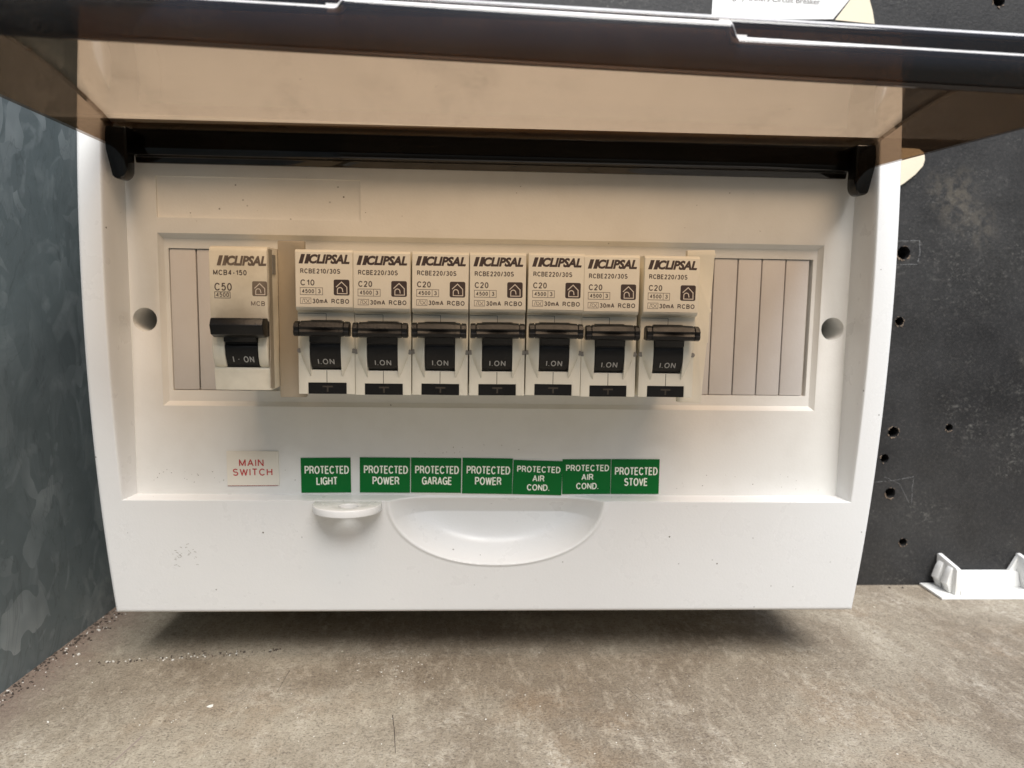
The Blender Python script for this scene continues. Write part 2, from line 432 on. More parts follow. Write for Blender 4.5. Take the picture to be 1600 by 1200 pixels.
# ------------------------------------------------------------------ mesh helpers (all in mm, working frame)
class MB:
    def __init__(self, org=(0, ZS, 0)):
        self.bm = bmesh.new()
        self.org = org

    def v(self, x, z, d):
        o = self.org
        return self.bm.verts.new(((x - o[0]) * MM, -(d - o[2]) * MM, (z - o[1]) * MM))

    def prism(self, a, b):
        """two matching rings of verts -> closed prism"""
        n = len(a)
        fs = [self.bm.faces.new(a[::-1]), self.bm.faces.new(b)]
        for i in range(n):
            fs.append(self.bm.faces.new((a[i], a[(i + 1) % n], b[(i + 1) % n], b[i])))
        return fs

    def px(self, prof, x0, x1):
        """profile of (d, z) extruded along x"""
        return self.prism([self.v(x0, z, d) for d, z in prof], [self.v(x1, z, d) for d, z in prof])

    def pd(self, poly, d0, d1):
        """polygon of (x, z) extruded along d"""
        return self.prism([self.v(x, z, d0) for x, z in poly], [self.v(x, z, d1) for x, z in poly])

    def pz(self, poly, z0, z1):
        return self.prism([self.v(x, z0, d) for x, d in poly], [self.v(x, z1, d) for x, d in poly])

    def box(self, x0, x1, z0, z1, d0, d1):
        return self.pd([(x0, z0), (x1, z0), (x1, z1), (x0, z1)], d0, d1)

    def disc(self, x, z, r, d0, d1, n=28, rz=None):
        rz = rz or r
        return self.pd([(x + r * math.cos(2 * math.pi * i / n), z + rz * math.sin(2 * math.pi * i / n)) for i in range(n)], d0, d1)

    def stroke(self, pts, wd, d0, d1, closed=False):
        """polyline (x, z) drawn as thin raised bars"""
        n = len(pts)
        for i in range(n if closed else n - 1):
            (x0, z0), (x1, z1) = pts[i], pts[(i + 1) % n]
            L = math.hypot(x1 - x0, z1 - z0) or 1e-6
            tx, tz = (x1 - x0) / L * wd / 2, (z1 - z0) / L * wd / 2
            e = 0.004 * (i % 3)
            self.pd([(x0 - tx + tz, z0 - tz - tx), (x1 + tx + tz, z1 + tz - tx), (x1 + tx - tz, z1 + tz + tx), (x0 - tx - tz, z0 - tz + tx)], d0, d1 + e)

    def bevel(self, wd, seg=2, ang=30):
        bmesh.ops.recalc_face_normals(self.bm, faces=self.bm.faces)
        es = [e for e in self.bm.edges if len(e.link_faces) == 2 and e.calc_face_angle(0) > math.radians(ang)]
        bmesh.ops.bevel(self.bm, geom=es, offset=wd * MM, segments=seg, affect='EDGES', profile=0.5, clamp_overlap=True)
        return self

    def text(self, body, x0, x1, z0, z1, d, shear=0.0, bold=0.0, h=0.03, rot=0.0):
        """lettering fitted to the box x0..x1, z0..z1 (z0..z1 is the height of the glyphs)"""
        cu = bpy.data.curves.new("lettering", 'FONT')
        cu.body = body
        cu.size = 1.0
        cu.shear = shear
        cu.offset = bold
        cu.resolution_u = 3
        ob = bpy.data.objects.new("lettering", cu)
        COL.objects.link(ob)
        dg = bpy.context.evaluated_depsgraph_get()
        me = ob.evaluated_get(dg).to_mesh()
        xs = [v.co.x for v in me.vertices]
        ys = [v.co.y for v in me.vertices]
        ax, bx, ay, by = min(xs), max(xs), min(ys), max(ys)
        vs = []
        for v in me.vertices:
            x = x0 + (v.co.x - ax) / (bx - ax) * (x1 - x0)
            z = z0 + (v.co.y - ay) / (by - ay) * (z1 - z0)
            vs.append(self.v(x, z, d + h))
        for p in me.polygons:
            try:
                self.bm.faces.new([vs[i] for i in p.vertices])
            except ValueError:
                pass
        ob.to_mesh_clear()
        bpy.data.objects.remove(ob)
        bpy.data.curves.remove(cu)

    def ribbon(self, pts, wd, d):
        """flat mitred ribbon along a polyline of (x, z)"""
        P = [p for i, p in enumerate(pts) if i == 0 or math.hypot(p[0] - pts[i - 1][0], p[1] - pts[i - 1][1]) > 1e-5]
        for i in range(1, len(P) - 1):                # sharp turn: two strokes that meet in the corner
            ux, uz = P[i][0] - P[i - 1][0], P[i][1] - P[i - 1][1]
            vx, vz = P[i + 1][0] - P[i][0], P[i + 1][1] - P[i][1]
            lu, lv = math.hypot(ux, uz), math.hypot(vx, vz)
            if (ux * vx + uz * vz) / (lu * lv) < -0.25:
                e = wd * 0.22
                self.ribbon(P[:i] + [(P[i][0] + ux / lu * e, P[i][1] + uz / lu * e)], wd, d)
                self.ribbon([(P[i][0] - vx / lv * e, P[i][1] - vz / lv * e)] + P[i + 1:], wd, d + 0.004)
                return
        closed = math.hypot(P[0][0] - P[-1][0], P[0][1] - P[-1][1]) < 1e-4
        if closed:
            P = P[:-1]
        n = len(P)
        L, Rr = [], []
        for i in range(n):
            a = P[i - 1] if (i or closed) else None
            c = P[(i + 1) % n] if (i < n - 1 or closed) else None
            t = []
            for u, v in ((a, P[i]), (P[i], c)):
                if u is not None and v is not None:
                    k = math.hypot(v[0] - u[0], v[1] - u[1])
                    t.append(((v[0] - u[0]) / k, (v[1] - u[1]) / k))
            n0 = (-t[0][1], t[0][0])
            n1 = (-t[-1][1], t[-1][0])
            mx_, mz_ = n0[0] + n1[0], n0[1] + n1[1]
            q = mx_ * mx_ + mz_ * mz_
            k = min(2.0 / q if q > 1e-6 else 1.0, 2.2) * wd / 2
            L.append(self.v(P[i][0] + mx_ * k, P[i][1] + mz_ * k, d))
            Rr.append(self.v(P[i][0] - mx_ * k, P[i][1] - mz_ * k, d))
        for i in range(n if closed else n - 1):
            j = (i + 1) % n
            self.bm.faces.new((L[i], Rr[i], Rr[j], L[j]))

    def letters(self, body, x0, x1, z0, z1, d, wd, slant=0.0, gap=0.17):
        """lettering drawn from the centre-line alphabet, fitted to the box"""
        h = z1 - z0 - wd
        tot = sum(GL[c][0] for c in body)
        g = gap + wd / h
        k = (x1 - x0 - wd - slant * h) / (tot + g * (len(body) - 1))
        gg = g
        x = x0 + wd / 2
        for i, c in enumerate(body):
            cw, strokes = GL[c]
            for q, st in enumerate(strokes):
                self.ribbon([(x + px_ * k + slant * pz_ * h, z0 + wd / 2 + pz_ * h) for px_, pz_ in st], wd, d + 0.03 + 0.004 * q + 0.0015 * (i % 2))
            x += (cw + gg) * k

    def turn(self, ang, cx, cz):
        o = self.org
        c = Vector(((cx - o[0]) * MM, 0, (cz - o[1]) * MM))
        bmesh.ops.rotate(self.bm, verts=self.bm.verts, cent=c, matrix=Matrix.Rotation(-ang, 3, 'Y'))

    def build(self, name, mat, parent=None, smooth=False, recalc=True):
        if recalc:
            bmesh.ops.recalc_face_normals(self.bm, faces=self.bm.faces)
        me = bpy.data.meshes.new(name)
        self.bm.to_mesh(me)
        self.bm.free()
        for mm_ in (mat if isinstance(mat, (list, tuple)) else [mat]):
            me.materials.append(mm_)
        ob = bpy.data.objects.new(name, me)
        COL.objects.link(ob)
        if parent is not None:
            ob.parent = parent
        if smooth:
            for p in me.polygons:
                p.use_smooth = True
            me.set_sharp_from_angle(angle=math.radians(38))
        return ob


def cut(ob, cutters):
    """boolean difference, applied; the cutters go away"""
    for c in cutters:
        md = ob.modifiers.new("cut", 'BOOLEAN')
        md.operation = 'DIFFERENCE'
        md.solver = 'EXACT'
        md.object = c
    dg = bpy.context.evaluated_depsgraph_get()
    me = bpy.data.meshes.new_from_object(ob.evaluated_get(dg), depsgraph=dg)
    ob.modifiers.clear()
    old = ob.data
    ob.data = me
    me.name = old.name
    bpy.data.meshes.remove(old)
    for c in cutters:
        md = c.data
        bpy.data.objects.remove(c)
        bpy.data.meshes.remove(md)
    return ob


def bevel_mesh(ob, wd, seg=2, ang=40):
    bm = bmesh.new()
    bm.from_mesh(ob.data)
    bmesh.ops.remove_doubles(bm, verts=bm.verts, dist=1e-6)
    es = [e for e in bm.edges if len(e.link_faces) == 2 and e.calc_face_angle(0) > math.radians(ang)]
    bmesh.ops.bevel(bm, geom=es, offset=wd * MM, segments=seg, affect='EDGES', profile=0.5, clamp_overlap=True)
    bm.to_mesh(ob.data)
    bm.free()
    for p in ob.data.polygons:
        p.use_smooth = True
    ob.data.set_sharp_from_angle(angle=math.radians(35))


def empty(name, loc, label, cat, group=None):
    o = bpy.data.objects.new(name, None)
    o.empty_display_size = 0.01
    o.location = loc
    COL.objects.link(o)
    return tag(o, label, cat, group)


def tag(o, label, cat, group=None):
    o['label'] = label
    o['category'] = cat
    if group:
        o['group'] = group
    return o


def structure(o, kind='structure'):
    o['kind'] = kind
    return o


# ------------------------------------------------------------------ setting: shelf, board, steel wall
b = MB()
b.box(-235, 420, ZS - 12, ZS, -101, 420)
shelf = structure(b.build("shelf", M['shelf']))

HOLES = [(200.02, 42.69, 3.35), (200.36, 9.48, 2.24), (201.47, -45.73, 2.8), (229.86, -43.27, 1.96), (198.0, -59.14, 2.24), (202.14, -76.8, 2.68), (210.64, -102.46, 2.12), (237.12, 160.95, 2.9)]
b = MB()
b.box(-168.61, 420, ZS + 0.02, 360, -99, -89)
board = b.build("mounting_board", M['board'])
tag(board, "scuffed black painted mounting board behind the white switchboard", "board")
cs = []
rag = []
for (hx, hz, r) in HOLES:
    c = MB()
    n = 18
    out = [(hx + r * random.uniform(0.92, 1.08) * math.cos(2 * math.pi * i / n), hz + r * random.uniform(0.92, 1.08) * math.sin(2 * math.pi * i / n)) for i in range(n)]
    rag.append(out)
    c.pd(out, -97.5, -87)
    cs.append(c.build("hole_cutter", M['dark']))
cut(board, cs)
for (hx, hz, r), out in zip(HOLES, rag):            # splintered rims of the drilled holes
    c = MB()
    n = len(out)
    for i in range(n):
        a = 2 * math.pi * (i + 0.5) / n
        low = -math.sin(a) * 0.6 + 0.5
        if random.random() > 0.22 + 0.45 * low:
            continue
        x0, z0 = out[i]
        x1, z1 = out[(i + 1) % n]
        k = random.uniform(1.05, 1.14 + 0.28 * max(low, 0))
        c.pd([(x0, z0), (x1, z1), (hx + (x1 - hx) * k, hz + (z1 - hz) * k * 0.97), (hx + (x0 - hx) * 1.05, hz + (z0 - hz) * 1.06)], -89.2, -88.85 + random.random() * 0.3)
    c.build("splintered_rim", M['wood'], board)


def chalkline(pts, wd):
    c = MB()
    P = []
    for (x0, z0), (x1, z1) in zip(pts, pts[1:]):
        k = max(2, int(math.hypot(x1 - x0, z1 - z0) / 1.1))
        P += [(x0 + (x1 - x0) * i / k + random.uniform(-.07, .07), z0 + (z1 - z0) * i / k + random.uniform(-.07, .07)) for i in range(k)]
    P.append(pts[-1])
    for p, q in zip(P, P[1:]):
        if random.random() < 0.9:
            c.stroke([p, q], wd * random.uniform(0.5, 1.2), -89.01, -88.96)
    return c.build("chalk_mark", M['chalk'], board)


chalkline([(196.45, 48.28), (207.5, 48.72), (208.18, 42.47), (207.17, 37.32), (196.45, 36.98)], 0.34)
chalkline([(193.09, -71.33), (203.15, -70.43), (213.65, -68.43), (213.32, -74.9), (213.65, -81.94)], 0.22)
chalkline([(197.56, -68.19), (206.51, -72.1), (212.09, -81.61)], 0.16)

b = MB()
xw = lambda d: -168.95 - 0.066 * (d + 89)
b.pz([(xw(-101), -101), (xw(420), 420), (xw(420) - 3, 420), (xw(-101) - 3, -101)], ZS + 0.03, 360)
wall = tag(b.build("steel_wall", M['galv']), "dull blue-grey galvanised steel cabinet wall left of the switchboard", "wall")

# ------------------------------------------------------------------ the white switchboard
board_root = empty("switchboard", V(0, ZS, -89), "white plastic switchboard with open smoked lid, on the black board", "switchboard")
ORG = (0, ZS, -89)


def PB():
    return MB(ORG)


R = lambda z: 13.5 - 0.00093 * (z - 25) ** 2
XO, XI, ZB, ZT, ZL = 141.0, 132.5, -101.3, 113.0, -55.5


def fmax(t, k=0.25):
    return 0 if t < -k else (t if t > k else (t + k) ** 2 / (4 * k))


def frange(a, b, s):
    n = max(1, round((b - a) / s))
    return [a + (b - a) * i / n for i in range(n)]


xe = [0, .12, .3, .55, .85, 1.2, 1.6]
xs = [-XO + e for e in xe] + frange(-139, -133.3, 1.2) + frange(-133.3, -129.8, 0.25) + frange(-129.8, -42, 2.5) + frange(-42, 43, 0.42)
xs += frange(43, 129.8, 2.5) + frange(129.8, 133.3, 0.25) + frange(133.3, 139, 1.2) + [XO - e for e in reversed(xe)]
zs = [ZB + e for e in xe] + frange(ZB + 2.2, -84, 2.0) + frange(-84, -56.3, 0.36) + frange(-56.3, -54.4, 0.1) + frange(-54.4, 74, 2.2)
zs += frange(74, 77, 0.15) + frange(77, ZT - 2.2, 2.2) + [ZT - e for e in reversed(xe)]


def open_t(x, z):
    return min((XI - abs(x)) / 2.2, (z - ZL) / 0.55, (75.5 - z) / 0.6)


def house_h(x, z):
    r = R(z)
    h = r
    s = (abs((x - 1.0) / 38.8) ** 2.12 + abs((z + 55.2) / 25.4) ** 2.12) ** (1 / 2.12)
    if z < -54 and s < 1.06:
        u = (1 - s) / 0.52
        # a hair of rounding on the rim of the finger scoop, then a deepening bowl
        uu = min(max(fmax(u, 0.02), 0), 1)
        tgt = 0.25 - 7.5 * min(max((-56.2 - z) / 7, 0), 1)
        h = r - (r - tgt) * (1 - (1 - uu) ** 3.6)
    if z < -54 and 0.985 < s < 1.055:
        h += 0.38 * math.sin(math.pi * (s - 0.985) / 0.07) ** 2        # bead added round the scoop to catch light as a bright rim
    t = open_t(x, z)
    if t > -0.3:
        h = h - (h + 1.2) * fmax(t)
    e = min(XO - abs(x), z - ZB, ZT - z)
    if e < 1.5:
        h -= 1.5 - math.sqrt(max(0, 1.5 ** 2 - (1.5 - e) ** 2))
    return h


b = PB()
grid = [[b.v(x, z, house_h(x, z)) for z in zs] for x in xs]
for i in range(len(xs) - 1):
    for j in range(len(zs) - 1):
        if min(open_t(xs[i], zs[j]), open_t(xs[i + 1], zs[j]), open_t(xs[i], zs[j + 1]), open_t(xs[i + 1], zs[j + 1])) > 1.0:
            continue
        b.bm.faces.new((grid[i][j], grid[i + 1][j], grid[i + 1][j + 1], grid[i][j + 1]))
ring = [g[0] for g in grid] + [g for g in grid[-1][1:]] + [g[-1] for g in reversed(grid[:-1])] + [g for g in reversed(grid[0][1:-1])]
back = [b.bm.verts.new((v.co.x, 0.0, v.co.z)) for v in ring]
for i in range(len(ring)):
    j = (i + 1) % len(ring)
    b.bm.faces.new((ring[i], back[i], back[j], ring[j]))
b.bm.faces.new(back)
bmesh.ops.delete(b.bm, geom=[v for v in b.bm.verts if not v.link_faces], context='VERTS')
house = b.build("housing", M['white'], board_root, smooth=True)

b = PB()
random.seed(3)
for _ in range(26):
    x, z = -114.5 + random.gauss(0, 2.6), -76.5 + random.gauss(0, 2.2)
    a, L = random.uniform(-0.9, 0.4), random.uniform(0.2, 1.0)
    q = (x + L * math.cos(a), z + L * math.sin(a))
    b.stroke([(x, z), q], random.uniform(0.08, 0.2), R(z) - 0.1, max(R(z), R(q[1])) + 0.02)
for (x0_, x1_, z0_, z1_, nn) in ((-128, -70, -52, -46, 26), (-28, 10, -39.5, -36, 14), (66, 126, -54, -46, 16), (-128, 128, 43, 60, 14)):
    for _ in range(nn):
        x, z = random.uniform(x0_, x1_), random.uniform(z0_, z1_)
        r = random.uniform(0.08, 0.26)
        b.pd([(x + r * random.uniform(.5, 1.2) * math.cos(t), z + r * random.uniform(.5, 1.2) * math.sin(t)) for t in (0, 1.2, 2.4, 3.7, 5)], -0.1, 0.03 + random.random() * 0.02)
structure(b.build("dirt_marks", plastic("grey_dirt", (0.34, 0.32, 0.29), 0.8, 0.5, 0), board_root), 'stuff')

# fascia with breaker window, screw holes and a shallow name-plate recess
b = PB()
b.box(-131.2, 131.2, -55.6, 76.5, -38, 0)
fascia = b.build("fascia", M['fascia'], board_root)
cs = []
c = PB()                                                  # stepped frame round the breaker window
a0 = [(-120.1, -22.4), (120.2, -22.4), (120.2, 39.2), (-120.1, 39.2)]
a1 = [(-118.6, -20.9), (118.7, -20.9), (118.7, 37.6), (-118.6, 37.6)]
rings = [[c.v(x, z, d) for x, z in p] for p, d in ((a0, 1), (a0, -0.05), (a1, -2.0))]
c.bm.faces.new(rings[0])
c.bm.faces.new(rings[2][::-1])
for p, q in zip(rings, rings[1:]):
    for i in range(4):
        c.bm.faces.new((p[i], p[(i + 1) % 4], q[(i + 1) % 4], q[i]))
cs.append(c.build("cutter", M['dark'], board_root))
c = PB(); c.box(-117.2, 117.3, -17.0, 34.0, -5.0, 1); cs.append(c.build("cutter", M['dark'], board_root))
c = PB(); c.box(-120.0, -48.85, 44.6, 58.8, -0.9, 1); cs.append(c.build("cutter", M['dark'], board_root))
for hx in (-125.45, 125.2):
    c = PB(); c.disc(hx, 8.55, 4.25, -34, 1, 40); cs.append(c.build("cutter", M['dark'], board_root))
cut(fascia, cs)
bevel_mesh(fascia, 0.22, 2, 25)

# half-module blanking strips in the window
xb = 152.67 - 63.4
spans = [(xb + 9 * k + 0.18, xb + 9 * (k + 1) - 0.18) for k in range(3)] + [(xb - 18 + 0.18, xb - 9 - 0.18), (xb - 9 + 0.18, xb - 0.18)]
spans += [(-117.0, -107.9), (-107.5, -98.6), (-98.2, -89.3)]
for k, (x0, x1) in enumerate(spans):
    x1 = min(x1, 117.0)
    b = PB()
    b.box(x0, x1, -16.8, 33.8, -4.6, -2.5 + 0.12 * random.random())
    b.bevel(0.35, 2)
    b.build("blanking_strip", M['blank'], board_root, smooth=True)

# sealing tab with its hole under the fascia
b = PB()
pts = [(-65.0, 6.2)] + [(-52.8 + 12.2 * math.cos(a), 9.2 + 11.4 * math.sin(a) ** 0.9) for a in [math.pi * (1 - i / 26) for i in range(27)]] + [(-40.6, 6.2)]
b.pz(pts, -58.4, -55.65)
tab = b.build("sealing_tab", M['white'], board_root)
c = PB()
c.pz([(-51.6 + 3.3 * math.cos(2 * math.pi * i / 28), 13.9 + 2.9 * math.sin(2 * math.pi * i / 28)) for i in range(28)], -60, -54)
cut(tab, [c.build("cutter", M['dark'], board_root)])
bevel_mesh(tab, 0.45, 3, 50)

# ---- smoked lid, swung up on its hinge
lid = bpy.data.objects.new("smoked_lid", None)
lid.empty_display_size = 0.01
COL.objects.link(lid)
lid.parent = board_root
H = 131.4


def twist(x, d):
    return -x / 131.5 * (0.8 + 2.7 * (d - 8) / 110)


TOP = [(5.0, 74.0), (8, 74.8), (16, 77.2), (27, 79.6), (40, 81.9), (55, 83.6), (70, 84.3), (85, 83.7), (100, 81.8), (110, 79.9), (115.6, 78.7)]


def zi(d):
    for (d0, z0), (d1, z1) in zip(TOP, TOP[1:]):
        if d <= d1:
            return z0 + (z1 - z0) * (d - d0) / (d1 - d0)
    return TOP[-1][1]


def lip_prof(hs):
    """outer profile of the front wall: rounded corner, small step, lower wall"""
    P = []
    for i in range(7):
        a = math.radians(90 - 15 * i)
        P.append((115.6 + 1.9 * math.cos(a), 76.8 + 1.9 * math.sin(a)))
    z = 78.7 - hs
    P += [(117.6, z + 0.7), (117.65, z + 0.15), (117.9, z + 0.02), (118.5, z - 0.02), (118.85, z - 0.2), (119.0, z - 0.6), (119.15, z - 1.2)]
    P += [(119.35, 70.0), (119.5, 67.0), (119.4, 65.7)]
    return P


def hstep(x):
    def sm(t):
        t = min(max(t, 0), 1)
        return t * t * (3 - 2 * t)
    side = 4.9 if x > 0 else 3.6
    k = sm((x + 35.8) / 1.4) * (1 - sm((x - 44.2) / 1.6))
    return side * (1 - k) + 2.05 * k


b = PB()
lx = frange(-H, -38, 6) + frange(-38, -32, 0.3) + frange(-32, 42, 6) + frange(42, 48, 0.3) + frange(48, H, 6) + [H]
rows = []
for x in lx:
    rows.append([b.v(x, z + twist(x, d), d) for d, z in TOP[:-1]])
for i in range(len(lx) - 1):
    for j in range(len(rows[0]) - 1):
        b.bm.faces.new((rows[i][j], rows[i][j + 1], rows[i + 1][j + 1], rows[i + 1][j]))
pan = b.build("lid_panel", M['lid'], lid, smooth=True)
b = PB()
rows = []
for x in lx:
    rows.append([b.v(x, z + twist(x, d) - 0.0, d) for d, z in [(110.02, 79.895)] + lip_prof(hstep(x))])
for i in range(len(lx) - 1):
    for j in range(len(rows[0]) - 1):
        f = b.bm.faces.new((rows[i][j], rows[i][j + 1], rows[i + 1][j + 1], rows[i + 1][j]))
        if j in (3, 4, 9, 10, 11, 12) or (len(lx) and abs(lx[i + 1] - lx[i]) < 0.4 and 8 <= j <= 12):
            f.material_index = 1  # corner and step faces take the painted highlight colour
lipo = b.build("lid_lip", [M['lip'], M['edge_glint']], lid, smooth=True)
for o, th in ((pan, 1.8), (lipo, 1.5)):
    md = o.modifiers.new("thick", 'SOLIDIFY')
    md.thickness = th * MM
    md.offset = -1
    dg = bpy.context.evaluated_depsgraph_get()
    me = bpy.data.meshes.new_from_object(o.evaluated_get(dg), depsgraph=dg)
    o.modifiers.clear()
    o.data = me
for s in (-1, 1):                                          # side walls of the lid
    b = PB()
    ds = [9, 16, 27, 40, 55, 70, 85, 100, 109, 117.2]
    lowz = lambda d: 66.4 - (d - 10) * 0.006
    upz = lambda d: min(zi(d), 78.2) if d > 110 else zi(d)
    upp = [(d, upz(d) - 1.72 + twist(s * H, d)) for d in ds]
    low = [(d, lowz(d) + twist(s * H, d)) for d in ds]
    prof = low + upp[::-1]
    x0, x1 = (s * (H - 1.8), s * H)
    b.px(prof, min(x0, x1), max(x0, x1))
    b.build("lid_side", M['side'], lid)
b = PB()                                                   # hinge bar across the top of the opening
b.px([(2.2, 62.6), (4.5, 62.4), (5.2, 64.4), (7.6, 64.8), (8.2, 67.4), (7.6, 70.2), (8.0, 73.0), (4.9, 73.6), (2.4, 73.0)], -124.6, 124.6)
b.bevel(0.3, 2)
b.build("hinge_bar", M['hinge'], lid, smooth=True)
for s in (-1, 1):
    b = PB()
    out = [(124.0, 73.0), (124.0, 60.2)]
    out += [(127.0 + 3.0 * math.cos(math.radians(180 + a)), 59.4 + 3.6 * math.sin(math.radians(180 + a))) for a in range(15, 150, 15)]
    out += [(131.0, 65.3), (131.2, 69.5), (130.8, 73.0)]
    poly = [(s * x, z) for x, z in out]
    b.pd(poly, 6.5, 12.6)
    b.bevel(0.6, 3, 35)
    b.build("hinge_ear", M['hinge'], lid, smooth=True)

# ------------------------------------------------------------------ stickers
STK = [  # corners in mm on the fascia, tilt, lines, label
    (-97.9, -79.2, -51.7, -39.0, 0.6, None, "cream sticker with red MAIN SWITCH lettering"),
    (-71.2, -53.0, -54.4, -41.3, 0.6, ["PROTECTED", "LIGHT"], "green sticker reading PROTECTED LIGHT, set apart at the row's left end"),
    (-49.7, -31.2, -54.3, -41.1, -0.2, ["PROTECTED", "POWER"], "green PROTECTED POWER sticker left of the GARAGE sticker"),
    (-30.9, -12.3, -54.3, -41.1, -0.2, ["PROTECTED", "GARAGE"], "green sticker reading PROTECTED GARAGE"),
    (-11.9, 6.8, -54.6, -41.1, -0.6, ["PROTECTED", "POWER"], "green PROTECTED POWER sticker between GARAGE and AIR COND. stickers"),
    (7.0, 25.4, -54.9, -41.9, -1.3, ["PROTECTED", "AIR", "COND."], "green PROTECTED AIR COND. sticker tilted slightly, next to POWER"),
    (25.5, 43.7, -54.6, -41.3, 0.5, ["PROTECTED", "AIR", "COND."], "green PROTECTED AIR COND. sticker next to the STOVE sticker"),
    (43.9, 62.1, -54.5, -41.2, 0.2, ["PROTECTED", "STOVE"], "green sticker reading PROTECTED STOVE, at the row's right end"),
]
for i, (x0, x1, z0, z1, tilt, lines, lab) in enumerate(STK):
    cx, cz = (x0 + x1) / 2, (z0 + z1) / 2
    th = 0.22 + 0.05 * (i % 3)
    root = empty("circuit_sticker", V(cx, cz, 0), lab, "sticker", "circuit stickers under the breakers")
    a = math.radians(tilt)
    b = MB((cx, cz, 0))
    if lines is None:
        b.box(x0, x1, z0, z1, 0.01, 0.5)
        b.turn(a, cx, cz)
        b.build("sticker_face", M['sticker'], root)
        b = MB((cx, cz, 0))
        b.box(x0 + .02, x1 - .5, z0 - 0.22, z0 - 0.01, 0.01, 0.4)
        b.turn(a, cx, cz)
        b.build("sticker_edge", M['edge'], root)
        b = MB((cx, cz, 0))
        b.letters("MAIN", x0 + 4.4, x0 + 13.3, z1 - 5.6, z1 - 2.9, 0.5, 0.42)
        b.letters("SWITCH", x0 + 2.0, x0 + 16.4, z1 - 9.1, z1 - 6.4, 0.5, 0.42)
        b.turn(a, cx, cz)
        b.build("sticker_lettering", M['red'], root)
        continue
    b.box(x0, x1, z0, z1, 0.01, th)
    b.turn(a, cx, cz)
    b.build("sticker_face", M['green'], root)
    b = MB((cx, cz, 0))
    W = {"PROTECTED": 16.2, "LIGHT": 7.8, "POWER": 9.9, "GARAGE": 11.2, "STOVE": 9.0, "AIR": 4.5, "COND.": 8.4}
    hgt, stp, off = (3.05, 4.15, 3.0) if len(lines) == 2 else (2.45, 3.45, 2.1)
    for k, t in enumerate(lines):
        ww = W[t]
        zz = z1 - off - k * stp
        b.letters(t, cx - ww / 2 + 0.35, cx + ww / 2 + 0.35, zz - hgt, zz, th, 0.46 if len(lines) == 2 else 0.40, gap=0.12)
    b.turn(a, cx, cz)
    b.build("sticker_lettering", M['greenletter'], root)


# ------------------------------------------------------------------ circuit breakers
def icon(b1, b2, x, z, s, d):
    """rounded dark square (b1) with the outline of a house (b2); x, z = upper left, s = size"""
    r = s * 0.11
    P = []
    for cx_, cz_, a0_ in ((x + s - r, z - r, 0), (x + r, z - r, 90), (x + r, z - s + r, 180), (x + s - r, z - s + r, 270)):
        P += [(cx_ + r * math.cos(math.radians(a0_ + k)), cz_ + r * math.sin(math.radians(a0_ + k))) for k in (0, 30, 60, 90)]
    b1.pd(P, d - 0.02, d + 0.03)
    q = lambda u, v: (x + s * u, z - s * v)
    line = [q(.17, .46), q(.50, .15), q(.83, .48), q(.84, .89), q(.23, .89), q(.23, .66)]
    line += [q(.23 + .165 * (1 - math.cos(t)), .66 - .16 * math.sin(t)) for t in (0.5, 1.0, 1.57, 2.1, 2.7)] + [q(.57, .76)]
    b2.stroke(line, s * 0.055, d + 0.02, d + 0.05)


def arcpts(c, r, a0, a1, n):
    return [(c[0] + r * math.cos(math.radians(a0 + (a1 - a0) * i / n)), c[1] + r * math.sin(math.radians(a0 + (a1 - a0) * i / n))) for i in range(n + 1)]


def logo(b, x0, x1, z0, z1, d):
    h = z1 - z0
    sh = 0.28 * h
    wb = (x1 - x0) * 0.077
    for k in (0, 1):
        xx = x0 + k * wb * 1.42
        b.pd([(xx, z0), (xx + wb, z0), (xx + wb + sh, z1), (xx + sh, z1)], d - 0.02, d + 0.03)
    b.text("CLIPSAL", x0 + wb * 2.62, x1, z0, z1, d, shear=0.24, bold=0.05)


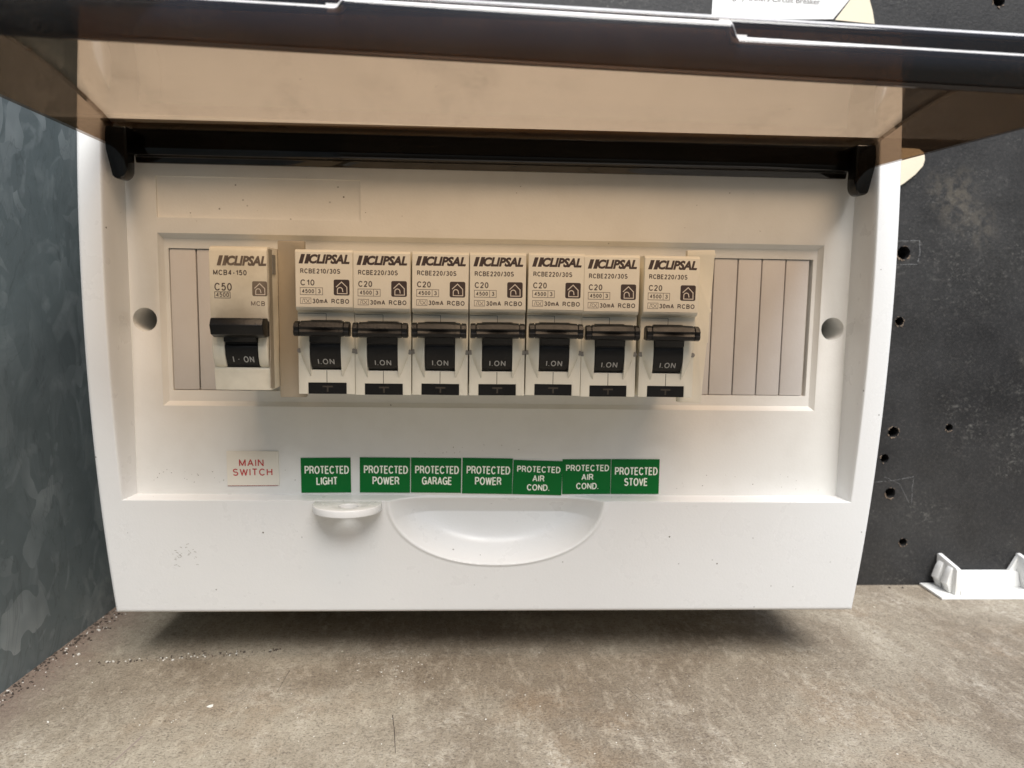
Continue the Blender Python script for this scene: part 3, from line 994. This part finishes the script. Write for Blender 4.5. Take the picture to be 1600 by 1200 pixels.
def make_rcbo(rating, code):
    """residual current breaker; local frame: x 0..17.65, true z and d"""
    X0 = 0.0
    W = 17.65
    root = bpy.data.objects.new("residual_current_breaker", None)
    root.empty_display_size = 0.01
    COL.objects.link(root)
    org = (W / 2, -12.9, 0)
    B = lambda: MB(org)
    b = B()
    b.px([(-2.0, 32.0), (38.2, 32.25), (38.95, 31.6), (38.95, 14.45), (38.3, 13.55), (36.5, 13.1), (36.5, -12.9), (-2.0, -12.9)], 0, W)
    body = b.build("case", M['cream'], root)
    c = B(); c.box(4.05, 13.65, -5.2, 10.5, 31, 45)
    c2 = B(); c2.box(2.95, 14.95, -13.5, -9.25, 35.2, 45)
    cut(body, [c.build("cutter", M['dark'], root), c2.build("cutter", M['dark'], root)])
    bevel_mesh(body, 0.18, 2, 40)
    # printed front plate
    b = B(); b.box(0.12, W - 0.12, 14.55, 31.55, 38.9, 39.12); b.bevel(0.08, 1)
    plate = b.build("printed_plate", M['plate'], root)
    F = 39.12
    T = 32.25
    b = B(); logo(b, 1.15, 16.7, T - 4.35, T - 1.45, F)
    b.build("logo", M['ink'], plate)
    b = B()
    b.letters(code, 1.6, 13.8, T - 7.35, T - 5.85, F, 0.27)
    b.letters(rating, 1.6, 5.9, T - 11.05, T - 9.2, F, 0.31)
    b.letters("4500", 2.05, 5.75, T - 13.4, T - 12.15, F, 0.23)
    b.letters("3", 6.9, 7.75, T - 13.4, T - 12.15, F, 0.23)
    b.letters("30mA", 5.2, 9.85, T - 16.5, T - 15.05, F, 0.27)
    b.letters("RCBO", 11.0, 16.45, T - 16.5, T - 15.05, F, 0.27)
    b.build("lettering", M['inkthin'], plate)
    b = B()
    b.stroke([(1.5, T - 13.85), (8.35, T - 13.85), (8.35, T - 11.7), (1.5, T - 11.7)], 0.16, F, F + 0.03, True)
    b.stroke([(6.3, T - 13.85), (6.3, T - 11.7)], 0.16, F, F + 0.05)
    b.stroke([(1.5, T - 16.6), (4.75, T - 16.6), (4.75, T - 14.85), (1.5, T - 14.85)], 0.14, F, F + 0.03, True)
    b.stroke([(2.1, T - 16.3), (2.4, T - 15.2), (2.9, T - 15.3), (2.7, T - 16.0), (3.3, T - 16.3), (3.9, T - 15.8), (4.3, T - 15.2)], 0.13, F, F + 0.03)
    b.stroke([(3.2, T - 15.2), (3.6, T - 15.6), (4.3, T - 16.4)], 0.13, F, F + 0.04)
    b.build("symbol_frame", M['faint'], plate)
    b1, b2 = B(), B()
    icon(b1, b2, 11.75, T - 9.1, 4.85, F)
    ic = b1.build("house_icon", M['ink'], plate)
    b2.build("icon_outline", M['iconline'], plate)
    # cheeks beside the rocker: shoulders of the drum it turns in
    for s in (0, 1):
        xa, xc = (0.55, 4.0) if s == 0 else (W - 0.55, W - 4.0)
        b = B()
        n = 14
        rim, top, inn = [], [], []
        for i in range(n + 1):
            t = i / n
            z = 9.2 - 16.4 * t
            k = math.sin(math.pi * min(1, (t * 0.92 + 0.08)))
            k = max(k, 0) ** 0.6
            q = max(0.0, (t - 0.5) / 0.5)
            xo = xa + (xc - xa) * 0.9 * q ** 1.25
            rim.append(b.v(xo, z, 36.52))
            top.append(b.v(xo + (xc - xo) * 0.45, z, 36.52 + 1.7 * k))
            inn.append(b.v(xc, z, 36.52 + 2.3 * k))
        bot = [b.v(xc, 9.2 - 16.4 * i / n, 34.0) for i in range(n + 1)]
        botr = [b.v(xa + (xc - xa) * 0.2, 9.2 - 16.4 * i / n, 34.0) for i in range(n + 1)]
        rows_ = [botr, rim, top, inn, bot]
        for p, q in zip(rows_, rows_[1:] + rows_[:1]):
            for i in range(n):
                b.bm.faces.new((p[i], p[i + 1], q[i + 1], q[i]))
        for i in (0, n):
            b.bm.faces.new([r_[i] for r_ in rows_])
        b.build("cheek", M['cream'], root, smooth=True)
    # rocker with its lever bar
    b = B()
    prof = [(33, -4.95)] + arcpts((30.0, 2.2), 9.2, -48, 4, 9) + [(39.0, 3.0), (39.0, 3.5), (39.9, 3.7), (40.2, 8.0), (33, 9.0)]
    b.px(prof, 4.2, 13.5)
    b.bevel(0.12, 1, 35)
    rk = b.build("rocker", M['black'], root, smooth=True)
    b = B()
    b.box(4.22, 13.48, 0.55, 0.95, 36, 38.75)
    b.build("rocker_groove", M['dark'], rk)
    b = B()
    b.letters("I.ON", 6.4, 11.5, -3.35, -1.5, 38.62, 0.30, gap=0.22)
    # lay the lettering on the curved rocker face
    for v in b.bm.verts:
        z = v.co.z / MM + org[1]
        dd = 30.0 + math.sqrt(9.2 ** 2 - (z - 2.2) ** 2) + 0.04 + (-v.co.y / MM + org[2] - 38.62)
        v.co.y = -(dd - org[2]) * MM
    b.build("lettering", M['whiteink'], rk)
    b = B()
    xsn = [0.35, 0.5, 1.9, 1.95, 2.25, 2.3, 5, 7, 8.8, 10.6, 12.6, 15.3, 15.35, 15.65, 15.7, 17.05, 17.2]
    rows_ = []
    for x in xsn:
        t = (x - 8.8) / 8.4
        groove = 0.35 if abs(abs(x - 8.8) - 6.7) < 0.18 else (0.25 if x in (0.35, 17.2) else 0)
        mid = 0.35 * (1 - t * t)
        prof = [(40.0 + groove, 9.7 + mid - groove), (42.5, 10.3 + mid - groove), (44.3 - groove, 9.7 + mid - groove), (45.0 - groove, 8.7), (44.75 - groove - 0.5 * max(0, 1 - t * t * 2.2), 7.9),
                (45.0 - groove, 7.2), (44.6 - groove, 6.2), (43.2 - groove, 5.75 + groove), (40.0 + groove, 5.9 + groove)]
        rows_.append([b.v(x, z, d) for d, z in prof])
    for p, q in zip(rows_, rows_[1:]):
        for i in range(len(p)):
            j = (i + 1) % len(p)
            b.bm.faces.new((p[i], p[j], q[j], q[i]))
    b.bm.faces.new(rows_[0])
    b.bm.faces.new(rows_[-1][::-1])
    b.build("lever", M['black'], root, smooth=True)
    b = B()
    b.box(3.0, 14.9, -12.85, -9.3, 35.1, 36.3)
    tb = b.build("terminal_cover", M['black'], root)
    b = B()
    b.box(7.4, 10.6, -10.75, -10.25, 36.28, 36.36)
    b.box(8.75, 9.25, -12.2, -10.77, 36.28, 36.36)
    b.build("driver_slot", M['dark'], tb)
    b = B()
    b.box(8.78, 8.92, 10.0, 12.6, 36.4, 36.53)
    b.box(0.2, 8.76, 12.5, 12.64, 36.4, 36.53)
    b.box(8.76, 8.94, -9.2, -5.3, 36.4, 36.53)
    b.build("seam", M['dark'], root)
    for x in (0.42, W - 0.42):
        b = B()
        b.disc(x, 0.9, 0.75, 36.0, 36.75 if x > 3 else 36.7, 16)
        b.build("rivet", M['rivet'], root)
    return root


def copy_tree(o, parent=None):
    c = o.copy()
    COL.objects.link(c)
    if parent is not None:
        c.parent = parent
    for ch in [k for k in COL.objects if k.parent == o]:
        copy_tree(ch, c)
    return c


GRP = "residual current breakers in the row"
first = make_rcbo("C10", "RCBE210/30S")
second = make_rcbo("C20", "RCBE220/30S")
LABS = ["breaker printed C10, first of the row, above the PROTECTED LIGHT sticker",
        "breaker printed C20 right beside the C10 breaker",
        "breaker printed C20 above the PROTECTED GARAGE sticker, third in the row",
        "middle breaker of the row of seven, printed C20",
        "breaker printed C20, third from the cream strip at the row's right end",
        "breaker printed C20, neighbour on the left of the last in the row",
        "breaker printed C20 against the cream strip, last of the row"]
JIT = [(0, 0), (0.05, -0.1), (0.1, -0.15), (0, 0.05), (0.05, 0), (0.05, -0.05), (0.55, 0.1)]
for i in range(7):
    o = first if i == 0 else (second if i == 1 else copy_tree(second))
    o.location = V(18 * i - 63.4 + 17.65 / 2 + JIT[i][0], -12.9, JIT[i][1])
    o.rotation_euler = (math.radians(random.uniform(-0.35, 0.35)), math.radians(random.uniform(-0.3, 0.3)), math.radians(random.uniform(-0.5, 0.5)))
    tag(o, LABS[i], "circuit breaker", GRP)

# ---- the main switch: an older breaker standing apart
MX, MZ, MD = -88.1, 32.7, 42.3
mcb = empty("main_switch_breaker", V(MX + 8.75, -11.5, 0), "older worn breaker printed C50, standing alone above MAIN SWITCH", "circuit breaker")
morg = (MX + 8.75, -11.5, 0)
B = lambda: MB(morg)
b = B()
b.px([(-2, MZ), (MD - 2.0, MZ), (MD - 0.6, MZ - 0.5), (MD, MZ - 1.6), (MD, 10.4), (MD - 1.8, 9.6), (MD - 2.5, 5), (MD - 2.5, -4.3), (MD - 2.6, -4.5), (MD - 2.2, -5.0), (MD - 3.0, -11.5), (-2, -11.5)], MX, MX + 17.3)
case = b.build("case", M['oldcream'], mcb)
c = B(); c.box(MX + 4.1, MX + 13.9, -4.1, 9.45, MD - 7, MD + 4)
cut(case, [c.build("cutter", M['dark'], mcb)])
bevel_mesh(case, 0.3, 2, 40)
b = B()                                                       # chipped right flank
random.seed(5)
zc = [32, 29, 26.5, 24, 20.5, 17.8, 14, 11, 8.5, 5, 1, -3, -7, -10.5]
pf = [(MD - random.uniform(0.5, 1.6), z) for z in zc]
b.px(pf + [(MD - 5.5, -11), (MD - 5.2, 0), (MD - 5.0, 14), (MD - 4.8, 24), (MD - 5.2, 32)], MX + 17.32, MX + 17.55)
b.build("flank_film", M['tan'], case)
b = B()
b.box(MX + 17.32, MX + 17.6, 24.5, 30.5, MD - 9, MD - 5.6)
b.build("side_vent", M['rivet'], case)
F = MD
b = B(); logo(b, MX + 2.3, MX + 17.15, MZ - 5.9, MZ - 2.9, F + 0.02)
b.build("logo", M['inkold'], case)
b = B()
b.letters("MCB4-150", MX + 1.2, MX + 11.2, MZ - 8.8, MZ - 7.2, F, 0.28)
b.letters("C50", MX + 1.45, MX + 6.65, MZ - 13.5, MZ - 11.15, F, 0.35)
b.letters("4500", MX + 1.9, MX + 5.75, MZ - 15.4, MZ - 14.05, F, 0.21)
b.stroke([(MX + 1.5, MZ - 15.7), (MX + 6.1, MZ - 15.7), (MX + 6.1, MZ - 13.85), (MX + 1.5, MZ - 13.85)], 0.17, F - 0.02, F + 0.03, True)
b.build("lettering", M['inkthin'], case)
b = B(); b.letters("MCB", MX + 12.3, MX + 16.5, MZ - 17.95, MZ - 16.5, F, 0.22)
b.build("faded_lettering", M['faint'], case)
b1, b2 = B(), B()
icon(b1, b2, MX + 12.75, MZ - 10.5, 4.5, F)
b1.build("house_icon", M['inkold'], case)
b2.build("icon_outline", M['iconline'], case)
b = B()
b.px([(MD - 6, -3.95), (MD - 1.9, -3.95)] + arcpts((MD - 9.5, 2.5), 9.6, -38, 0, 7) + [(MD - 0.5, 3.0), (MD - 0.5, 3.5), (MD + 1.2, 3.8), (MD + 1.6, 8.5), (MD - 6, 9.4)], MX + 4.15, MX + 13.85)
b.bevel(0.12, 1, 35)
rk = b.build("rocker", M['black'], mcb, smooth=True)
b = B(); b.letters("I * ON", MX + 6.2, MX + 12.6, -2.7, -0.7, MD, 0.31, gap=0.22)
for v in b.bm.verts:
    z = v.co.z / MM + morg[1]
    v.co.y = -(MD - 9.5 + math.sqrt(9.6 ** 2 - (z - 2.5) ** 2) + 0.05 + (-v.co.y / MM - MD)) * MM
b.build("lettering", M['whiteink'], rk)
b = B()
b.px([(MD - 2, 11.0), (MD + 5.0, 11.1), (MD + 6.2, 9.0), (MD + 5.2, 6.2), (MD + 2.5, 5.2), (MD - 2, 5.4)], MX + 1.6, MX + 17.2)
b.bevel(0.25, 2)
b.build("lever", M['black'], mcb, smooth=True)
b = B()                                                       # cheeks either side of the rocker
for xa, xb_ in ((MX + 0.3, MX + 4.0), (MX + 14.0, MX + 17.0)):
    b.px([(MD - 3, 8.5), (MD - 0.9, 8.0), (MD - 0.2, 5), (MD + 0.2, 2), (MD - 0.2, -1), (MD - 1.3, -3.4), (MD - 2.4, -4.2), (MD - 3, -4.2)], xa, xb_)
b.bevel(0.4, 3, 50)
b.build("cheek", M['oldcream'], mcb, smooth=True)

# ------------------------------------------------------------------ loose filler strips either side of the row
b = MB()
b.pd([(-70.65, -14.9), (-62.3, -14.9), (-62.3, -13.1), (-63.55, -13.1), (-63.55, 32.7), (-62.3, 32.7), (-62.3, 35.3), (-70.65, 35.25)], 27.5, 30)
b.bevel(0.25, 2)
tag(b.build("filler_strip", M['tan'], smooth=True), "tan filler strip between the C50 breaker and the C10 breaker", "filler strip", "loose filler strips")
b = MB()
b.pd([(61.0, -15.9), (69.2, -16.1), (69.4, -10), (69.9, -2), (70.3, 4.2), (70.7, 4.4), (70.8, 9.5), (70.8, 14.4), (71.2, 14.6), (71.2, 15.6), (70.8, 15.8), (71.3, 24), (71.6, 32.8), (72.0, 33.0), (72.0, 33.8), (71.7, 34.0), (71.6, 35.1), (62.4, 34.85), (62.4, 33.0), (63.25, 32.9), (63.25, -13.2), (61.0, -13.2)], 23.5, 26)
b.bevel(0.2, 2)
tag(b.build("filler_strip", M['strip'], smooth=True), "cream filler strip with ragged right edge, right of the last breaker", "filler strip", "loose filler strips")

# ------------------------------------------------------------------ white blanking clip lying on the shelf
root = empty("blanking_clip", V(241.15, ZS, -78.94), "white plastic U-shaped clip lying on the shelf by the black board", "clip")
root.scale = (1.1175, 1.1175, 1.1175)
corg = (215, ZS, -41)
B = lambda: MB(corg)
b = B(); b.box(196.5, 246, ZS + 0.05, ZS + 1.3, -49.6, -32.2); b.bevel(0.35, 2)
b.build("base_plate", M['fascia'], root, smooth=True)
b = B()
b.px([(-49.4, ZS + 1.32), (-44, ZS + 1.32), (-44.6, ZS + 3.0), (-46.2, ZS + 7.6), (-49.4, ZS + 7.6)], 207.2, 240.5)
b.bevel(0.3, 2)
b.build("back_web", M['fascia'], root, smooth=True)
b = B()
b.px([(-35.4, ZS + 1.32), (-33.9, ZS + 1.32), (-34.1, ZS + 3.4), (-35.4, ZS + 3.6)], 206.2, 240.5)
b.build("front_rib", M['fascia'], root)
for s in (0, 1):
    x0 = 203.6 if s == 0 else 240.6
    b = B()
    b.px([(-49.4, ZS + 1.32), (-34.2, ZS + 1.32), (-34.2, ZS + 13.0), (-35.2, ZS + 13.4), (-48.6, ZS + 15.6), (-49.4, ZS + 15.2)], x0, x0 + 1.9)
    b.bevel(0.3, 2)
    b.build("end_wall", M['fascia'], root, smooth=True)
    b = B()                                                   # gusset inside, spring ribs outside
    xg = x0 + 1.92 if s == 0 else x0 - 0.02
    sg = 1 if s == 0 else -1
    b.prism([b.v(xg, ZS + 1.32, -34.6), b.v(xg + sg * 4.2, ZS + 1.32, -34.6), b.v(xg, ZS + 10.5, -34.6)],
            [b.v(xg, ZS + 1.32, -36.0), b.v(xg + sg * 4.2, ZS + 1.32, -36.0), b.v(xg, ZS + 10.5, -36.0)])
    b.prism([b.v(xg, ZS + 7.62, -47.6), b.v(xg + sg * 3.6, ZS + 7.62, -47.6), b.v(xg, ZS + 14.4, -47.6)],
            [b.v(xg, ZS + 7.62, -49.2), b.v(xg + sg * 3.6, ZS + 7.62, -49.2), b.v(xg, ZS + 14.4, -49.2)])
    b.build("gusset", M['fascia'], root)
    for dd in (-47.4, -40.4):
        b = B()
        xr = x0 - 0.02 if s == 0 else x0 + 1.92
        pr = [(0, 1.32), (1.2, 1.5), (2.0, 4.0), (3.2, 5.6), (2.6, 7.6), (1.8, 10.2), (0.6, 12.6), (0, 12.9)]
        A = [b.v(xr - sg * u, ZS + z, dd) for u, z in pr]
        C = [b.v(xr - sg * u * 0.8, ZS + z, dd + 3.6) for u, z in pr]
        b.prism(A, C)
        b.bevel(0.25, 2, 50)
        b.build("spring_rib", M['fascia'], root, smooth=True)

# ------------------------------------------------------------------ paper notice and card behind the lid
proot = empty("paper_notice", V(132.73, 155.36, -88.95), "white printed paper notice on the black board above the lid", "notice")
proot.scale = (1.1175, 1.1175, 1.1175)
porg = (118, 141, -50)
b = MB(porg)
b.pd([(89.0, 134.0), (140.5, 136.0), (147.0, 144.0), (150.0, 178.0), (89.5, 176.0)], -49.9, -49.6)
b.build("paper_sheet", M['paper'], proot)
b = MB(porg)
b.text("Rating by Others Circuit Breaker", 91.0, 134.5, 141.0, 143.75, -49.6)
b.turn(-0.022, 132, 142)
b.build("lettering", M['ink'], proot)
b = MB(porg)
b.pd([(141.2, 135.6), (158.2, 134.5), (157.0, 139.5), (152.5, 152.0), (149.0, 150.0), (147.5, 144.2)], -49.55, -49.2)
b.build("torn_flap", M['card'], proot)
b = MB()
b.pd([(157.32, 72.09), (191.41, 71.97), (197.0, 75.54), (202.26, 79.79), (205.61, 83.82), (206.39, 86.73), (205.83, 89.85), (203.15, 91.65), (157.32, 93.32)], -88.9, -87.6)
tag(b.build("card_tag", M['card']), "pale card tag poking out behind the switchboard's upper right side", "card")

# ------------------------------------------------------------------ dirt on the shelf
random.seed(11)


def chips(pts, mat, parent=None):
    b = MB()
    for (x, d, s, flat) in pts:
        n = random.choice((4, 5, 5, 6))
        a0_ = random.random() * 6
        st = random.uniform(0.35, 1.0)
        ra = random.random() * math.pi
        P = []
        for i in range(n):
            a = a0_ + 2 * math.pi * i / n
            r = s * random.uniform(0.5, 1.25)
            u, v = r * math.cos(a), r * math.sin(a) * st
            P.append((x + u * math.cos(ra) - v * math.sin(ra), d + u * math.sin(ra) + v * math.cos(ra)))
        b.pz(P, ZS - 0.02, ZS + s * flat)
    return b


def corner(n, spread, smin, smax):
    L = []
    for _ in range(n):
        d = random.uniform(-84, 56)
        x = xw(d) + 0.4 + abs(random.gauss(0, spread)) * (1 if d < 20 else 0.6)
        L.append((x, d, random.uniform(smin, smax), random.uniform(0.3, 0.9)))
    return L


def streak(n, smin, smax):
    L = []
    for _ in range(n):
        t = random.random()
        x = -153 + 68 * t
        d = -10 - 10 * t + random.gauss(0, 1.3)
        L.append((x, d, random.uniform(smin, smax), random.uniform(0.3, 0.8)))
    return L


def scatter(n, smin, smax):
    return [(random.uniform(-150, 150), random.uniform(-20, 72), random.uniform(smin, smax), 0.4) for _ in range(n)]


dark = chips(corner(330, 3.2, 0.15, 0.75) + streak(70, 0.2, 0.7) + scatter(70, 0.1, 0.3) + [(203, -85, 0.55, 1), (209.8, -84.8, 0.55, 1)], None).build("crumbs", M['crumb'])
structure(dark, 'stuff')
tanc = chips(corner(700, 4.5, 0.12, 0.6) + streak(30, 0.15, 0.4), None).build("grit", M['crumbtan'])
structure(tanc, 'stuff')
lite = chips(corner(90, 5, 0.15, 0.6) + streak(30, 0.15, 0.5) + scatter(150, 0.1, 0.32) + [(-39 + random.gauss(0, 9), -6 + random.gauss(0, 6), random.uniform(.12, .4), .4) for _ in range(30)]
             + [(-163.47, -16.9, 0.9, .5), (-147.27, -10.98, 1.0, .3), (-124.91, -11.87, 0.8, .3), (-148.95, 31.72, 0.7, .3), (-98.64, 22.77, 1.3, .2)], None).build("paint_flakes", M['flake'])
structure(lite, 'stuff')
for pts, wd, mt in (([(-34.71, 29.48), (-33.15, 38.43), (-31.36, 51.84)], 0.35, 'crumb'), ([(-87.47, -17.46), (-89.14, 0.42), (-91.94, 25.01)], 0.22, 'faint'), ([(-77.41, -2.94), (-78.08, 13.83)], 0.2, 'crumb'),
                    ([(-114.29, 40.66), (-119.88, 67.49)], 0.7, 'faint'), ([(50.02, 11.6), (53.37, 21.66)], 0.2, 'crumb')):
    b = MB()
    for (x0, d0), (x1, d1) in zip(pts, pts[1:]):
        nx, nd = (d1 - d0), -(x1 - x0)
        L = math.hypot(nx, nd)
        nx, nd = nx / L * wd / 2, nd / L * wd / 2
        b.pz([(x0 - nx, d0 - nd), (x0 + nx, d0 + nd), (x1 + nx * .6, d1 + nd * .6), (x1 - nx * .6, d1 - nd * .6)], ZS - 0.1, ZS + 0.03)
    b.build("scratch", M[mt], shelf)
